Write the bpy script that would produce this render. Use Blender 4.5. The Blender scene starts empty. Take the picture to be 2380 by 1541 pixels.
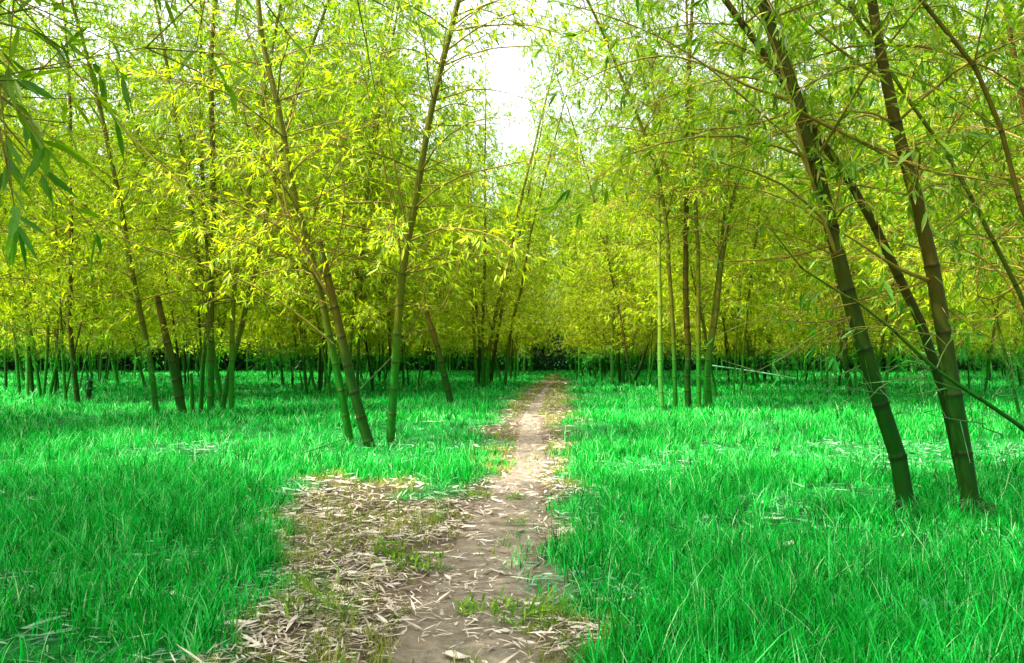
import bpy, math, random
import numpy as np
from mathutils import Vector

random.seed(7)
RNG = np.random.default_rng(11)
scene = bpy.context.scene
COL = scene.collection
H, F, CX, YH = 1.05, 1851.0, 1190.0, 832.0      # camera height, focal length / centre / horizon in photo units (2380 wide)

# ------------------------------------------------------------------ camera
cam_d = bpy.data.cameras.new("camera")
cam = bpy.data.objects.new("camera", cam_d)
COL.objects.link(cam)
cam_d.sensor_width = 36.0
cam_d.lens = 36.0 * F / 2380.0
TILT = math.atan((YH - 770.5) / F)
cam.location = (0, 0, H)
cam.rotation_euler = (math.pi / 2 + TILT, 0, 0)
cam_d.clip_end = 2000
cam_d.clip_start = 0.05
scene.camera = cam


def at(px, py, Y):
    """point of the photo (px, py) at the distance Y in front of the camera"""
    a = (px - CX) / F
    b = (770.5 - py) / F
    c, s = math.cos(TILT), math.sin(TILT)
    dy, dz = c - b * s, s + b * c
    k = Y / dy
    return np.array((a * k, Y, H + dz * k))


def ground_y(py):
    b = (770.5 - py) / F
    c, s = math.cos(TILT), math.sin(TILT)
    return (c - b * s) * H / -(s + b * c)


def ground_at(px, py):
    return at(px, py, ground_y(py))[:2]


# ------------------------------------------------------------------ value noise for scattering
_lat = np.random.default_rng(5).random((256, 256))


def vnoise(x, y, sc):
    x = np.asarray(x) * sc + 1000.0
    y = np.asarray(y) * sc + 1000.0
    i, j = np.floor(x).astype(int), np.floor(y).astype(int)
    u, v = x - i, y - j
    u, v = u * u * (3 - 2 * u), v * v * (3 - 2 * v)
    g = lambda a, b: _lat[a % 256, b % 256]
    return (g(i, j) * (1 - u) + g(i + 1, j) * u) * (1 - v) + (g(i, j + 1) * (1 - u) + g(i + 1, j + 1) * u) * v


def fnoise(x, y, sc):
    return (vnoise(x, y, sc) * 4 + vnoise(x, y, sc * 2.1) * 2 + vnoise(x, y, sc * 4.3)) / 7.0


# ------------------------------------------------------------------ materials
def new_mat(name):
    m = bpy.data.materials.new(name)
    m.use_nodes = True
    nt = m.node_tree
    for n in list(nt.nodes):
        nt.nodes.remove(n)
    out = nt.nodes.new("ShaderNodeOutputMaterial")
    return m, nt, out


class G:
    """tiny node helper"""
    def __init__(s, nt):
        s.nt = nt

    def n(s, t, **kw):
        nd = s.nt.nodes.new(t)
        for k, v in kw.items():
            setattr(nd, k, v)
        return nd

    def put(s, sock, v):
        if hasattr(v, "is_output") or isinstance(v, bpy.types.NodeSocket):
            s.nt.links.new(v, sock)
        else:
            sock.default_value = v

    def attr(s, name):
        return s.n("ShaderNodeAttribute", attribute_name=name).outputs["Fac"]

    def posz(s):
        g = s.n("ShaderNodeNewGeometry")
        x = s.n("ShaderNodeSeparateXYZ")
        s.put(x.inputs[0], g.outputs["Position"])
        return x.outputs[2]

    def ramp(s, fac, stops):
        r = s.n("ShaderNodeValToRGB")
        e = r.color_ramp.elements
        while len(e) < len(stops):
            e.new(0.5)
        for el, (p, c) in zip(e, stops):
            el.position = p
            el.color = (*c, 1)
        s.put(r.inputs[0], fac)
        return r.outputs[0]

    def mapr(s, v, a, b, c=0.0, d=1.0):
        m = s.n("ShaderNodeMapRange")
        s.put(m.inputs[0], v)
        for i, x in zip((1, 2, 3, 4), (a, b, c, d)):
            m.inputs[i].default_value = x
        return m.outputs[0]

    def mix(s, f, a, b, mode="MIX"):
        m = s.n("ShaderNodeMix", data_type="RGBA", blend_type=mode)
        s.put(m.inputs[0], f)
        for i, x in ((6, a), (7, b)):
            s.put(m.inputs[i], (*x, 1) if isinstance(x, tuple) and len(x) == 3 else x)
        return m.outputs[2]

    def noise(s, sc, det=3.0, coord="Object", rough=0.55, vec=None):
        nz = s.n("ShaderNodeTexNoise")
        nz.inputs["Scale"].default_value = sc
        nz.inputs["Detail"].default_value = det
        nz.inputs["Roughness"].default_value = rough
        if vec is None:
            vec = s.n("ShaderNodeTexCoord").outputs[coord]
        s.put(nz.inputs["Vector"], vec)
        return nz.outputs["Fac"]

    def math(s, op, a, b=0.0):
        m = s.n("ShaderNodeMath", operation=op)
        s.put(m.inputs[0], a)
        s.put(m.inputs[1], b)
        return m.outputs[0]


def leafy_surface(g, out, col, trans_col, fac=0.5, rough=0.5, spec=0.35):
    p = g.n("ShaderNodeBsdfPrincipled")
    p.inputs["Roughness"].default_value = rough
    p.inputs["Specular IOR Level"].default_value = spec
    g.put(p.inputs["Base Color"], col)
    t = g.n("ShaderNodeBsdfTranslucent")
    g.put(t.inputs["Color"], trans_col)
    mx = g.n("ShaderNodeMixShader")
    mx.inputs[0].default_value = fac
    g.put(mx.inputs[1], p.outputs[0])
    g.put(mx.inputs[2], t.outputs[0])
    g.put(out.inputs[0], mx.outputs[0])


def leaf_material(name, young, mid, old, low, trans_gain=1.5):
    """bamboo leaf: every leaf has a tone of its own, old leaves low on the plant are yellower and brightened against their shade, those near the ground deep green"""
    m, nt, out = new_mat(name)
    g = G(nt)
    tone = g.attr("tone")
    hi = g.ramp(tone, [(0.0, mid), (0.55, young), (0.93, young), (1.0, (0.55, 0.50, 0.10))])
    lo = g.ramp(tone, [(0.0, mid), (0.5, old), (0.92, old), (1.0, (0.50, 0.42, 0.12))])
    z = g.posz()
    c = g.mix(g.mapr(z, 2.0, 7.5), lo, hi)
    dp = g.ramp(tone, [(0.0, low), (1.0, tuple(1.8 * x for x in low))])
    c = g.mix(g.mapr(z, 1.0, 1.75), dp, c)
    tr = g.n("ShaderNodeMix", data_type="RGBA", blend_type="MULTIPLY")
    tr.inputs[0].default_value = 1.0
    g.put(tr.inputs[6], c)
    tr.inputs[7].default_value = (trans_gain, trans_gain, trans_gain * 0.5, 1)
    leafy_surface(g, out, c, tr.outputs[2], 0.5)
    return m


M = {}
M["leaf"] = leaf_material("bamboo_leaf", (0.178, 0.30, 0.002), (0.055, 0.16, 0.002), (0.425, 0.49, 0.004), (0.012, 0.15, 0.010), 1.75)  # yellow low-crown tone also brightened to offset shade in the lower canopy
M["leaf_green_shaded"] = leaf_material("bamboo_leaf_green_shaded", (0.10, 0.25, 0.003), (0.04, 0.15, 0.002), (0.16, 0.26, 0.003), (0.010, 0.15, 0.010), 1.35)  # greener leaves, darkened to carry the shade on the near foliage
M["shade_shrub"] = leaf_material("shade_shrub_leaf", (0.012, 0.045, 0.006), (0.006, 0.03, 0.004), (0.012, 0.045, 0.006), (0.004, 0.035, 0.006), 0.8)  # near-black leaf colour standing in for deep shade under the far grove


def culm_material(name, low, high, node_col, spot):
    m, nt, out = new_mat(name)
    g = G(nt)
    tc = g.n("ShaderNodeTexCoord")
    mp = g.n("ShaderNodeMapping")
    mp.inputs["Scale"].default_value = (1, 1, 0.18)
    g.put(mp.inputs[0], tc.outputs["Object"])
    streak = g.noise(26, 4, vec=mp.outputs[0])
    blot = g.noise(9, 4)
    z = g.posz()
    base = g.mix(g.mapr(z, 0.85, 1.65), low, high)
    base = g.mix(g.mapr(streak, 0.35, 0.75, 0.0, 0.7), base, g.mix(0.55, base, spot))
    base = g.mix(g.mapr(blot, 0.55, 0.75, 0.0, 0.55), base, spot)
    nd = g.attr("node")
    base = g.mix(g.math("MULTIPLY", nd, 0.85), base, node_col)
    inf = g.n("ShaderNodeObjectInfo")
    hs = g.n("ShaderNodeHueSaturation")
    g.put(hs.inputs["Value"], g.mapr(inf.outputs["Random"], 0, 1, 0.72, 1.25))
    g.put(hs.inputs["Color"], base)
    p = g.n("ShaderNodeBsdfPrincipled")
    p.inputs["Roughness"].default_value = 0.55
    p.inputs["Specular IOR Level"].default_value = 0.10
    g.put(p.inputs["Base Color"], hs.outputs[0])
    bp = g.n("ShaderNodeBump")
    bp.inputs["Strength"].default_value = 0.25
    bp.inputs["Distance"].default_value = 0.004
    g.put(bp.inputs["Height"], streak)
    g.put(p.inputs["Normal"], bp.outputs[0])
    g.put(out.inputs[0], p.outputs[0])
    return m


M["culm"] = culm_material("green_culm", (0.006, 0.155, 0.006), (0.125, 0.115, 0.004), (0.03, 0.045, 0.008), (0.035, 0.075, 0.010))
M["culm_dark_shaded"] = culm_material("dark_shaded_culm", (0.0015, 0.062, 0.0015), (0.062, 0.064, 0.002), (0.006, 0.014, 0.002), (0.018, 0.036, 0.002))  # older culms, with the foreground clump's shade darkened into the colour
M["culm_pale_lit"] = culm_material("pale_lit_culm", (0.05, 0.27, 0.035), (0.20, 0.22, 0.015), (0.04, 0.06, 0.01), (0.11, 0.26, 0.04))  # pale stems; for the sunlit one the sunlight is put into the colour
M["culm_brown"] = culm_material("weathered_culm", (0.003, 0.055, 0.002), (0.085, 0.060, 0.003), (0.014, 0.014, 0.003), (0.03, 0.036, 0.004))


def simple_mat(name, c1, c2, sc=12, rough=0.7, low=None, spec=0.2):
    m, nt, out = new_mat(name)
    g = G(nt)
    c = g.mix(g.mapr(g.noise(sc, 4), 0.3, 0.7), c1, c2)
    if low:
        c = g.mix(g.mapr(g.posz(), 0.8, 1.5), low, c)
    p = g.n("ShaderNodeBsdfPrincipled")
    p.inputs["Roughness"].default_value = rough
    p.inputs["Specular IOR Level"].default_value = spec
    g.put(p.inputs["Base Color"], c)
    g.put(out.inputs[0], p.outputs[0])
    return m


M["twig"] = simple_mat("twig_bark", (0.15, 0.095, 0.012), (0.24, 0.17, 0.02), 6, low=(0.03, 0.13, 0.03))
M["roots"] = simple_mat("root_fibre", (0.012, 0.030, 0.010), (0.035, 0.06, 0.02), 40)
M["cut"] = simple_mat("cut_wood", (0.42, 0.30, 0.14), (0.28, 0.18, 0.08), 30)
M["dry_pole"] = simple_mat("dry_pole", (0.12, 0.30, 0.17), (0.06, 0.20, 0.10), 10)
M["bush"] = simple_mat("stub_shoots", (0.01, 0.09, 0.02), (0.02, 0.14, 0.03), 10)


def tone_mat(name, stops, trans=0.3, gain=1.2, rough=0.6, attr2=None, stops2=None, tipdark=None):
    """small blades and litter: a tone per piece; attr2 blends to a second range"""
    m, nt, out = new_mat(name)
    g = G(nt)
    t = g.attr("tone")
    c = g.ramp(t, stops)
    if attr2:
        c = g.mix(g.attr(attr2), c, g.ramp(t, stops2))
    tr = g.mix(1.0, c, (gain, gain, gain), "MULTIPLY")
    leafy_surface(g, out, c, tr, trans, rough, 0.12)
    return m


M["grass"] = tone_mat("grass_blade",
                      [(0.0, (0.0005, 0.055, 0.002)), (0.4, (0.001, 0.29, 0.012)), (0.86, (0.008, 0.58, 0.065)), (0.93, (0.12, 0.58, 0.16)), (1.0, (0.40, 0.70, 0.32))],
                      0.36, 1.3, 0.6, "dry",
                      [(0.0, (0.10, 0.17, 0.012)), (0.6, (0.24, 0.30, 0.03)), (1.0, (0.48, 0.40, 0.16))])
M["litter"] = tone_mat("dry_litter",
                       [(0.0, (0.02, 0.10, 0.045)), (0.5, (0.11, 0.30, 0.15)), (1.0, (0.33, 0.52, 0.29))],
                       0.1, 1.0, 0.65, "dry",
                       [(0.0, (0.08, 0.05, 0.03)), (0.45, (0.46, 0.37, 0.28)), (1.0, (0.74, 0.65, 0.54))])
M["weed"] = tone_mat("weed_leaf", [(0.0, (0.06, 0.19, 0.01)), (0.6, (0.14, 0.30, 0.015)), (1.0, (0.27, 0.42, 0.03))], 0.35, 1.3)


# ------------------------------------------------------------------ mesh helpers (numpy)
class Buf:
    """collects vertices / faces / per-vertex attributes and links ONE mesh object"""
    def __init__(s):
        s.v, s.loops, s.sizes, s.mi, s.att, s.n, s.smooth = [], [], [], [], [], 0, []

    def add(s, verts, faces, attr=None, mi=0, smooth=False):
        """verts (n,3); faces (m,k) array; attr (n,) tone"""
        faces = np.asarray(faces)
        s.v.append(np.asarray(verts, dtype=np.float64).reshape(-1, 3))
        nv = len(s.v[-1])
        s.loops.append((faces + s.n).ravel())
        s.sizes.append(np.full(len(faces), faces.shape[1]))
        s.mi.append(np.full(len(faces), mi))
        s.smooth.append(np.full(len(faces), smooth))
        s.att.append(np.zeros((nv, 2)) if attr is None else np.asarray(attr, dtype=np.float64).reshape(nv, -1)[:, :2]
                     if np.asarray(attr).ndim > 1 else np.column_stack([attr, np.zeros(nv)]))
        s.n += nv

    def mesh(s, name, mats, names=("tone", "dry"), origin=(0, 0, 0)):
        me = bpy.data.meshes.new(name)
        v = np.concatenate(s.v) - np.asarray(origin)
        lp = np.concatenate(s.loops).astype(np.int32)
        sz = np.concatenate(s.sizes).astype(np.int32)
        me.vertices.add(len(v))
        me.vertices.foreach_set("co", v.astype(np.float32).ravel())
        me.loops.add(len(lp))
        me.loops.foreach_set("vertex_index", lp)
        me.polygons.add(len(sz))
        st = np.zeros(len(sz), dtype=np.int32)
        st[1:] = np.cumsum(sz)[:-1]
        me.polygons.foreach_set("loop_start", st)
        me.polygons.foreach_set("material_index", np.concatenate(s.mi).astype(np.int32))
        me.polygons.foreach_set("use_smooth", np.concatenate(s.smooth))
        me.update(calc_edges=True)
        at_ = np.concatenate(s.att)
        for k, nm in enumerate(names):
            a = me.attributes.new(nm, "FLOAT", "POINT")
            a.data.foreach_set("value", at_[:, k].astype(np.float32))
        for m in mats:
            me.materials.append(m)
        return me


def link(name, me, parent=None, loc=None):
    o = bpy.data.objects.new(name, me)
    COL.objects.link(o)
    if parent:
        o.parent = parent
    if loc is not None:
        o.location = loc
    return o


def empty(name, loc, label, cat, group=None, rz=0.0):
    o = bpy.data.objects.new(name, None)
    COL.objects.link(o)
    o.location = loc
    o.rotation_euler = (0, 0, rz)
    o.empty_display_size = 0.2
    tag(o, label, cat, group)
    return o


def tag(o, label=None, cat=None, group=None, kind=None):
    for k, v in (("label", label), ("category", cat), ("group", group), ("kind", kind)):
        if v:
            o[k] = v


def norm(a):
    return a / np.maximum(np.linalg.norm(a, axis=-1, keepdims=True), 1e-9)


def tubes(buf, P, R, sides=4, mi=0, attr=None, cap=False):
    """P (N,K,3) centre lines, R (N,K) radii"""
    N, K, _ = P.shape
    T = np.empty_like(P)
    T[:, 1:-1] = P[:, 2:] - P[:, :-2]
    T[:, 0] = P[:, 1] - P[:, 0]
    T[:, -1] = P[:, -1] - P[:, -2]
    T = norm(T)
    ref = np.where(np.abs(T[..., 2:3]) > 0.9, np.array([1.0, 0, 0]), np.array([0, 0, 1.0]))
    ref = np.repeat(ref[:, :1], K, axis=1)
    A = norm(np.cross(T, ref))
    B = np.cross(T, A)
    ang = np.arange(sides) * 2 * math.pi / sides
    V = (P[:, :, None] + R[:, :, None, None] * (np.cos(ang)[None, None, :, None] * A[:, :, None] + np.sin(ang)[None, None, :, None] * B[:, :, None]))
    base = (np.arange(N) * K * sides)[:, None, None] + (np.arange(K - 1) * sides)[None, :, None]
    i = np.arange(sides)[None, None, :]
    j = (i + 1) % sides
    f = np.stack([base + i, base + j, base + sides + j, base + sides + i], axis=-1).reshape(-1, 4)
    at_ = None
    if attr is not None:
        at_ = np.repeat(np.asarray(attr).reshape(N, K), sides, axis=1).reshape(-1)
    buf.add(V.reshape(-1, 3), f, at_, mi, True)
    if cap:
        buf.add(V[0, -1], np.arange(sides)[None, :], None, mi)


def blades(buf, P, D, Nn, L, W, tone, lod, mi=0, dry=None, curl=0.18):
    """lance shaped leaves. P base, D direction, Nn upper side, L length, W width"""
    n = len(P)
    if n == 0:
        return
    D = norm(D)
    S = norm(np.cross(D, Nn))
    U = np.cross(S, D)
    L = L[:, None]
    W = W[:, None]
    if lod:
        v = np.stack([P, P + D * L * .36 + S * W * .5 + U * W * .15, P + D * L * (1 - curl * .1) - U * L * curl,
                      P + D * L * .36 - S * W * .5 + U * W * .15], axis=1)
        f0 = np.array([[0, 1, 2], [0, 2, 3]])
        k = 4
        f = (np.arange(n)[:, None, None] * k + f0).reshape(-1, 3)
        t = np.repeat(tone, k)
        d = np.zeros(n * k) if dry is None else np.repeat(dry, k)
        buf.add(v.reshape(-1, 3), f, np.column_stack([t, d]), mi)
    else:
        c1, c2 = curl * .12, curl * .45
        a1 = P + D * L * .22 - U * L * c1
        a2 = P + D * L * .58 - U * L * c2
        tip = P + D * L * .98 - U * L * curl
        v = np.stack([P, a1 - U * W * .10, a2 - U * W * .10, tip, a1 + S * W * .42, a2 + S * W * .42, a1 - S * W * .42, a2 - S * W * .42], axis=1)
        k = 8
        tri = np.array([[0, 4, 1], [0, 1, 6], [5, 3, 2], [2, 3, 7]])
        quad = np.array([[4, 5, 2, 1], [1, 2, 7, 6]])
        t = np.repeat(tone, k)
        d = np.zeros(n * k) if dry is None else np.repeat(dry, k)
        base = np.arange(n)[:, None, None] * k
        n0 = buf.n
        buf.add(v.reshape(-1, 3), (base + tri).reshape(-1, 3), np.column_stack([t, d]), mi)
        q = (base + quad).reshape(-1, 4) + n0
        buf.loops.append(q.ravel())
        buf.sizes.append(np.full(len(q), 4))
        buf.mi.append(np.full(len(q), mi))
        buf.smooth.append(np.full(len(q), False))


# ------------------------------------------------------------------ bamboo
def catmull(pts, step):
    """smooth resample of a polyline to about equal steps"""
    pts = np.asarray(pts, dtype=float)
    ext = np.vstack([2 * pts[0] - pts[1], pts, 2 * pts[-1] - pts[-2]])
    out = []
    for i in range(1, len(ext) - 2):
        p0, p1, p2, p3 = ext[i - 1:i + 3]
        m = max(2, int(np.linalg.norm(p2 - p1) / step * 3))
        t = np.linspace(0, 1, m, endpoint=False)[:, None]
        out.append(0.5 * (2 * p1 + (p2 - p0) * t + (2 * p0 - 5 * p1 + 4 * p2 - p3) * t ** 2 + (3 * p1 - p0 - 3 * p2 + p3) * t ** 3))
    out.append(pts[-1:])
    c = np.vstack(out)
    s = np.concatenate([[0], np.cumsum(np.linalg.norm(np.diff(c, axis=0), axis=1))])
    k = max(3, int(s[-1] / step) + 1)
    u = np.linspace(0, s[-1], k)
    return np.column_stack([np.interp(u, s, c[:, a]) for a in range(3)])


def extend(pts, length, bend, rng):
    """prolong a culm to its full length with a slow arch"""
    pts = [np.array(p) for p in pts]
    tot = sum(np.linalg.norm(pts[i + 1] - pts[i]) for i in range(len(pts) - 1))
    if len(pts) > 2:
        d = norm(pts[-1] - pts[-3])
    else:
        d = norm(pts[-1] - pts[-2])
    while tot < length:
        d = norm(d + np.array([bend[0], bend[1], -0.02]) * 0.6 + rng.normal(0, .02, 3))
        pts.append(pts[-1] + d * 0.8)
        tot += 0.8
    return np.array(pts)


def culm_mesh(buf, curve, r0, node_len, sides, taper=0.8, mi=0, nodes=True, tip_r=None):
    """tube with swollen, dark-ringed nodes. curve is finely resampled; returns node parameters"""
    seg = np.linalg.norm(np.diff(curve, axis=0), axis=1)
    s = np.concatenate([[0], np.cumsum(seg)])
    Ltot = s[-1]
    rad = lambda x: np.maximum(r0 * (1 - taper * (x / Ltot) ** 1.15), 0.004)
    nn, x = [], 0.12
    while x < Ltot - 0.05:
        nn.append(x)
        x += node_len * (0.85 + 0.5 * min(1, x / 3.0))
    us, rs, av = [0.0], [r0 * 1.25], [0.3]
    if nodes:
        for a in nn:
            e = max(0.011, r0 * .24)
            for du, k, w in ((-3.0, 1.0, 0), (-1.0, 1.03, .25), (-.3, 1.10, 1), (.3, 1.06, 1), (1.0, .99, .15), (2.6, 1.0, 0)):
                u = a + du * e
                if us[-1] + 1e-4 < u < Ltot:
                    us.append(u)
                    rs.append(float(rad(u)) * k)
                    av.append(w)
    else:
        for u in np.linspace(0, Ltot, max(4, int(Ltot / .7)))[1:-1]:
            us.append(u)
            rs.append(float(rad(u)))
            av.append(0)
    us.append(Ltot)
    rs.append(float(rad(Ltot)))
    av.append(0)
    us = np.array(us)
    P = np.column_stack([np.interp(us, s, curve[:, a]) for a in range(3)])
    tubes(buf, P[None], np.array(rs)[None], sides, mi, np.array(av)[None], cap=True)
    return nn, s, rad


def grow(curve, s, rad, nn, rng, z0=1.15, per=2.4, len_max=1.9, leaf_len=.135, leaf_w=.021, full=1.0, bare=0.0, side=None, up=(.2, .95), lat_step=.11, tone_hi=None):
    """branches with twigs and leaf sprays. returns dict of arrays; one entry per primary branch in 'bid'"""
    Ltot = s[-1]
    BP, BR = [], []
    starts = []
    for a in nn:
        p = np.array([np.interp(a, s, curve[:, k]) for k in range(3)])
        if p[2] < z0:
            continue
        m = int(per) + (rng.random() < per - int(per))
        az0 = rng.random() * 2 * math.pi
        f = a / Ltot
        for b in range(m):
            az = az0 + b * (2 * math.pi / max(m, 1)) + rng.normal(0, .5)
            if side is not None and rng.random() < side[1]:
                az = side[0] + rng.normal(0, .7)
            el = rng.uniform(*up)
            Lb = len_max * rng.uniform(.55, 1.1) * (1 - .62 * max(0, f - .3) / .7) * min(1, .55 + f * 3)
            starts.append((p, az, el, Lb, float(rad(a)), f))
    # culm tip is a branch too
    tipd = norm(curve[-1] - curve[-2])
    K = 7
    TW0, TW1, TR, bid = [], [], [], []
    for i, (p, az, el, Lb, rr, f) in enumerate(starts):
        d = np.array([math.cos(az) * math.cos(el), math.sin(az) * math.cos(el), math.sin(el)])
        pts = [p]
        dr = rng.uniform(.08, .20)
        for k in range(1, K):
            d = norm(d + np.array([0, 0, -dr]) + rng.normal(0, .07, 3))
            pts.append(pts[-1] + d * Lb / (K - 1))
        pts = np.array(pts)
        BP.append(pts)
        r = min(rr * .42, .0045 + .004 * Lb)
        BR.append(r * np.linspace(1, .22, K))
        nt = max(2, int(Lb / lat_step))
        u = (np.arange(nt) + rng.random(nt) * .8) / nt
        u = .15 + .85 * u
        keep = rng.random(nt) > bare * (1 if f < .35 else .4)
        for uu in u[keep]:
            x = min(uu, .999) * (K - 1)
            k = int(x)
            q = pts[k] + (pts[k + 1] - pts[k]) * (x - k)
            dd = norm(pts[k + 1] - pts[k])
            sd = norm(np.cross(dd, rng.normal(0, 1, 3)))
            td = norm(dd * .75 + sd * .8 + np.array([0, 0, .06]))
            tl = rng.uniform(.14, .42) * min(1, .45 + Lb * .5)
            TW0.append(q)
            TW1.append(q + td * tl + np.array([0, 0, -.12 * tl]))
            bid.append(i)
        TW0.append(pts[-2])
        TW1.append(pts[-1] + norm(pts[-1] - pts[-2]) * .05)
        bid.append(i)
    TW0, TW1, bid = np.array(TW0), np.array(TW1), np.array(bid)
    # leaves: fans along each twig
    nl = 6
    n = len(TW0)
    u = np.array([.45, .78, .9, .97, 1.0, 1.0])
    P = (TW0[:, None] + (TW1 - TW0)[:, None] * u[None, :, None]).reshape(-1, 3)
    td = np.repeat(norm(TW1 - TW0), nl, axis=0)
    lid = np.repeat(bid, nl)
    keep = rng.random(len(P)) < full
    P, td, lid = P[keep], td[keep], lid[keep]
    m = len(P)
    sd = norm(np.cross(td, rng.normal(0, 1, (m, 3))))
    ang = rng.uniform(.25, 1.25, m)[:, None]
    D = td * np.cos(ang) + sd * np.sin(ang)
    D[:, 2] -= rng.uniform(.0, .55, m)
    D = norm(D)
    Nn = norm(np.array([0, 0, 1.0]) + rng.normal(0, .45, (m, 3)))
    L = leaf_len * rng.uniform(.55, 1.2, m)
    W = leaf_w * rng.uniform(.75, 1.25, m) * (L / leaf_len) ** .5
    tone = rng.random(m)
    return dict(BP=np.array(BP), BR=np.array(BR), T0=TW0, T1=TW1, tb=bid, P=P, D=D, N=Nn, L=L, W=W, tone=tone, lb=lid)


def corridor_keep(P):
    """the open strip of sky above the path stays free of leaves"""
    w = .026 * P[:, 1]
    inside = (np.abs(P[:, 0] + .0027 * P[:, 1]) < w) & (P[:, 1] > 4.5) & (P[:, 2] > 1.05 + .27 * P[:, 1]) & (P[:, 2] < 1.05 + .40 * P[:, 1])
    return ~inside


def crown_buf(buf, g, lod, mi_twig=0, mi_leaf=1, bsides=4, sel=None, leaves_only=False, twigs_only=False, clip=False):
    if not leaves_only:
        BP, BR = g["BP"], g["BR"]
        T0, T1 = g["T0"], g["T1"]
        if sel is not None:
            BP, BR = BP[sel:sel + 1], BR[sel:sel + 1]
            k = g["tb"] == sel
            T0, T1 = T0[k], T1[k]
        if clip and len(T1):
            k = corridor_keep(T1)
            T0, T1 = T0[k], T1[k]
        if len(BP):
            tubes(buf, BP, BR, bsides, mi_twig)
        if len(T0):
            P = np.stack([T0, T1], axis=1)
            R = np.tile(np.array([[.0024, .0012]]), (len(T0), 1)) * (1 if lod == 0 else 1.3)
            tubes(buf, P, R, 3, mi_twig)
    if not twigs_only:
        k = np.ones(len(g["P"]), bool) if sel is None else g["lb"] == sel
        if clip:
            k &= corridor_keep(g["P"])
        blades(buf, g["P"][k], g["D"][k], g["N"][k], g["L"][k], g["W"][k], g["tone"][k], lod, mi_leaf)


def poly_branch(pts, r0, rng, full=.8, leaf_len=.13, leaf_w=.02, step=.2, twig=(.15, .45), hang=0.0):
    """a branch along given 3-D points, with twigs and leaves"""
    c = catmull(pts, .12)
    K = len(c)
    R = r0 * np.linspace(1, .3, K)
    Ltot = .12 * K
    n = max(1, int(Ltot / step))
    u = .12 + .88 * rng.random(n)
    T0, T1 = [], []
    for x in u:
        i = min(int(x * (K - 1)), K - 2)
        dd = norm(c[i + 1] - c[i])
        sd = norm(np.cross(dd, rng.normal(0, 1, 3)))
        td = norm(dd * .6 + sd * .9 + np.array([0, 0, -hang]))
        T0.append(c[i])
        T1.append(c[i] + td * rng.uniform(*twig))
    T0.append(c[-2])
    T1.append(c[-1] + (c[-1] - c[-2]))
    T0, T1 = np.array(T0), np.array(T1)
    nl = 6
    uu = np.array([.45, .78, .9, .97, 1.0, 1.0])
    P = (T0[:, None] + (T1 - T0)[:, None] * uu[None, :, None]).reshape(-1, 3)
    td = np.repeat(norm(T1 - T0), nl, axis=0)
    k = rng.random(len(P)) < full
    P, td = P[k], td[k]
    m = len(P)
    sd = norm(np.cross(td, rng.normal(0, 1, (m, 3))))
    ang = rng.uniform(.25, 1.2, m)[:, None]
    D = td * np.cos(ang) + sd * np.sin(ang)
    D[:, 2] -= rng.uniform(0, .5, m)
    L = leaf_len * rng.uniform(.6, 1.2, m)
    return c, R, T0, T1, dict(P=P, D=norm(D), N=norm(np.array([0, 0, 1.0]) + rng.normal(0, .4, (m, 3))), L=L,
                              W=leaf_w * rng.uniform(.75, 1.25, m), tone=rng.random(m))


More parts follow.
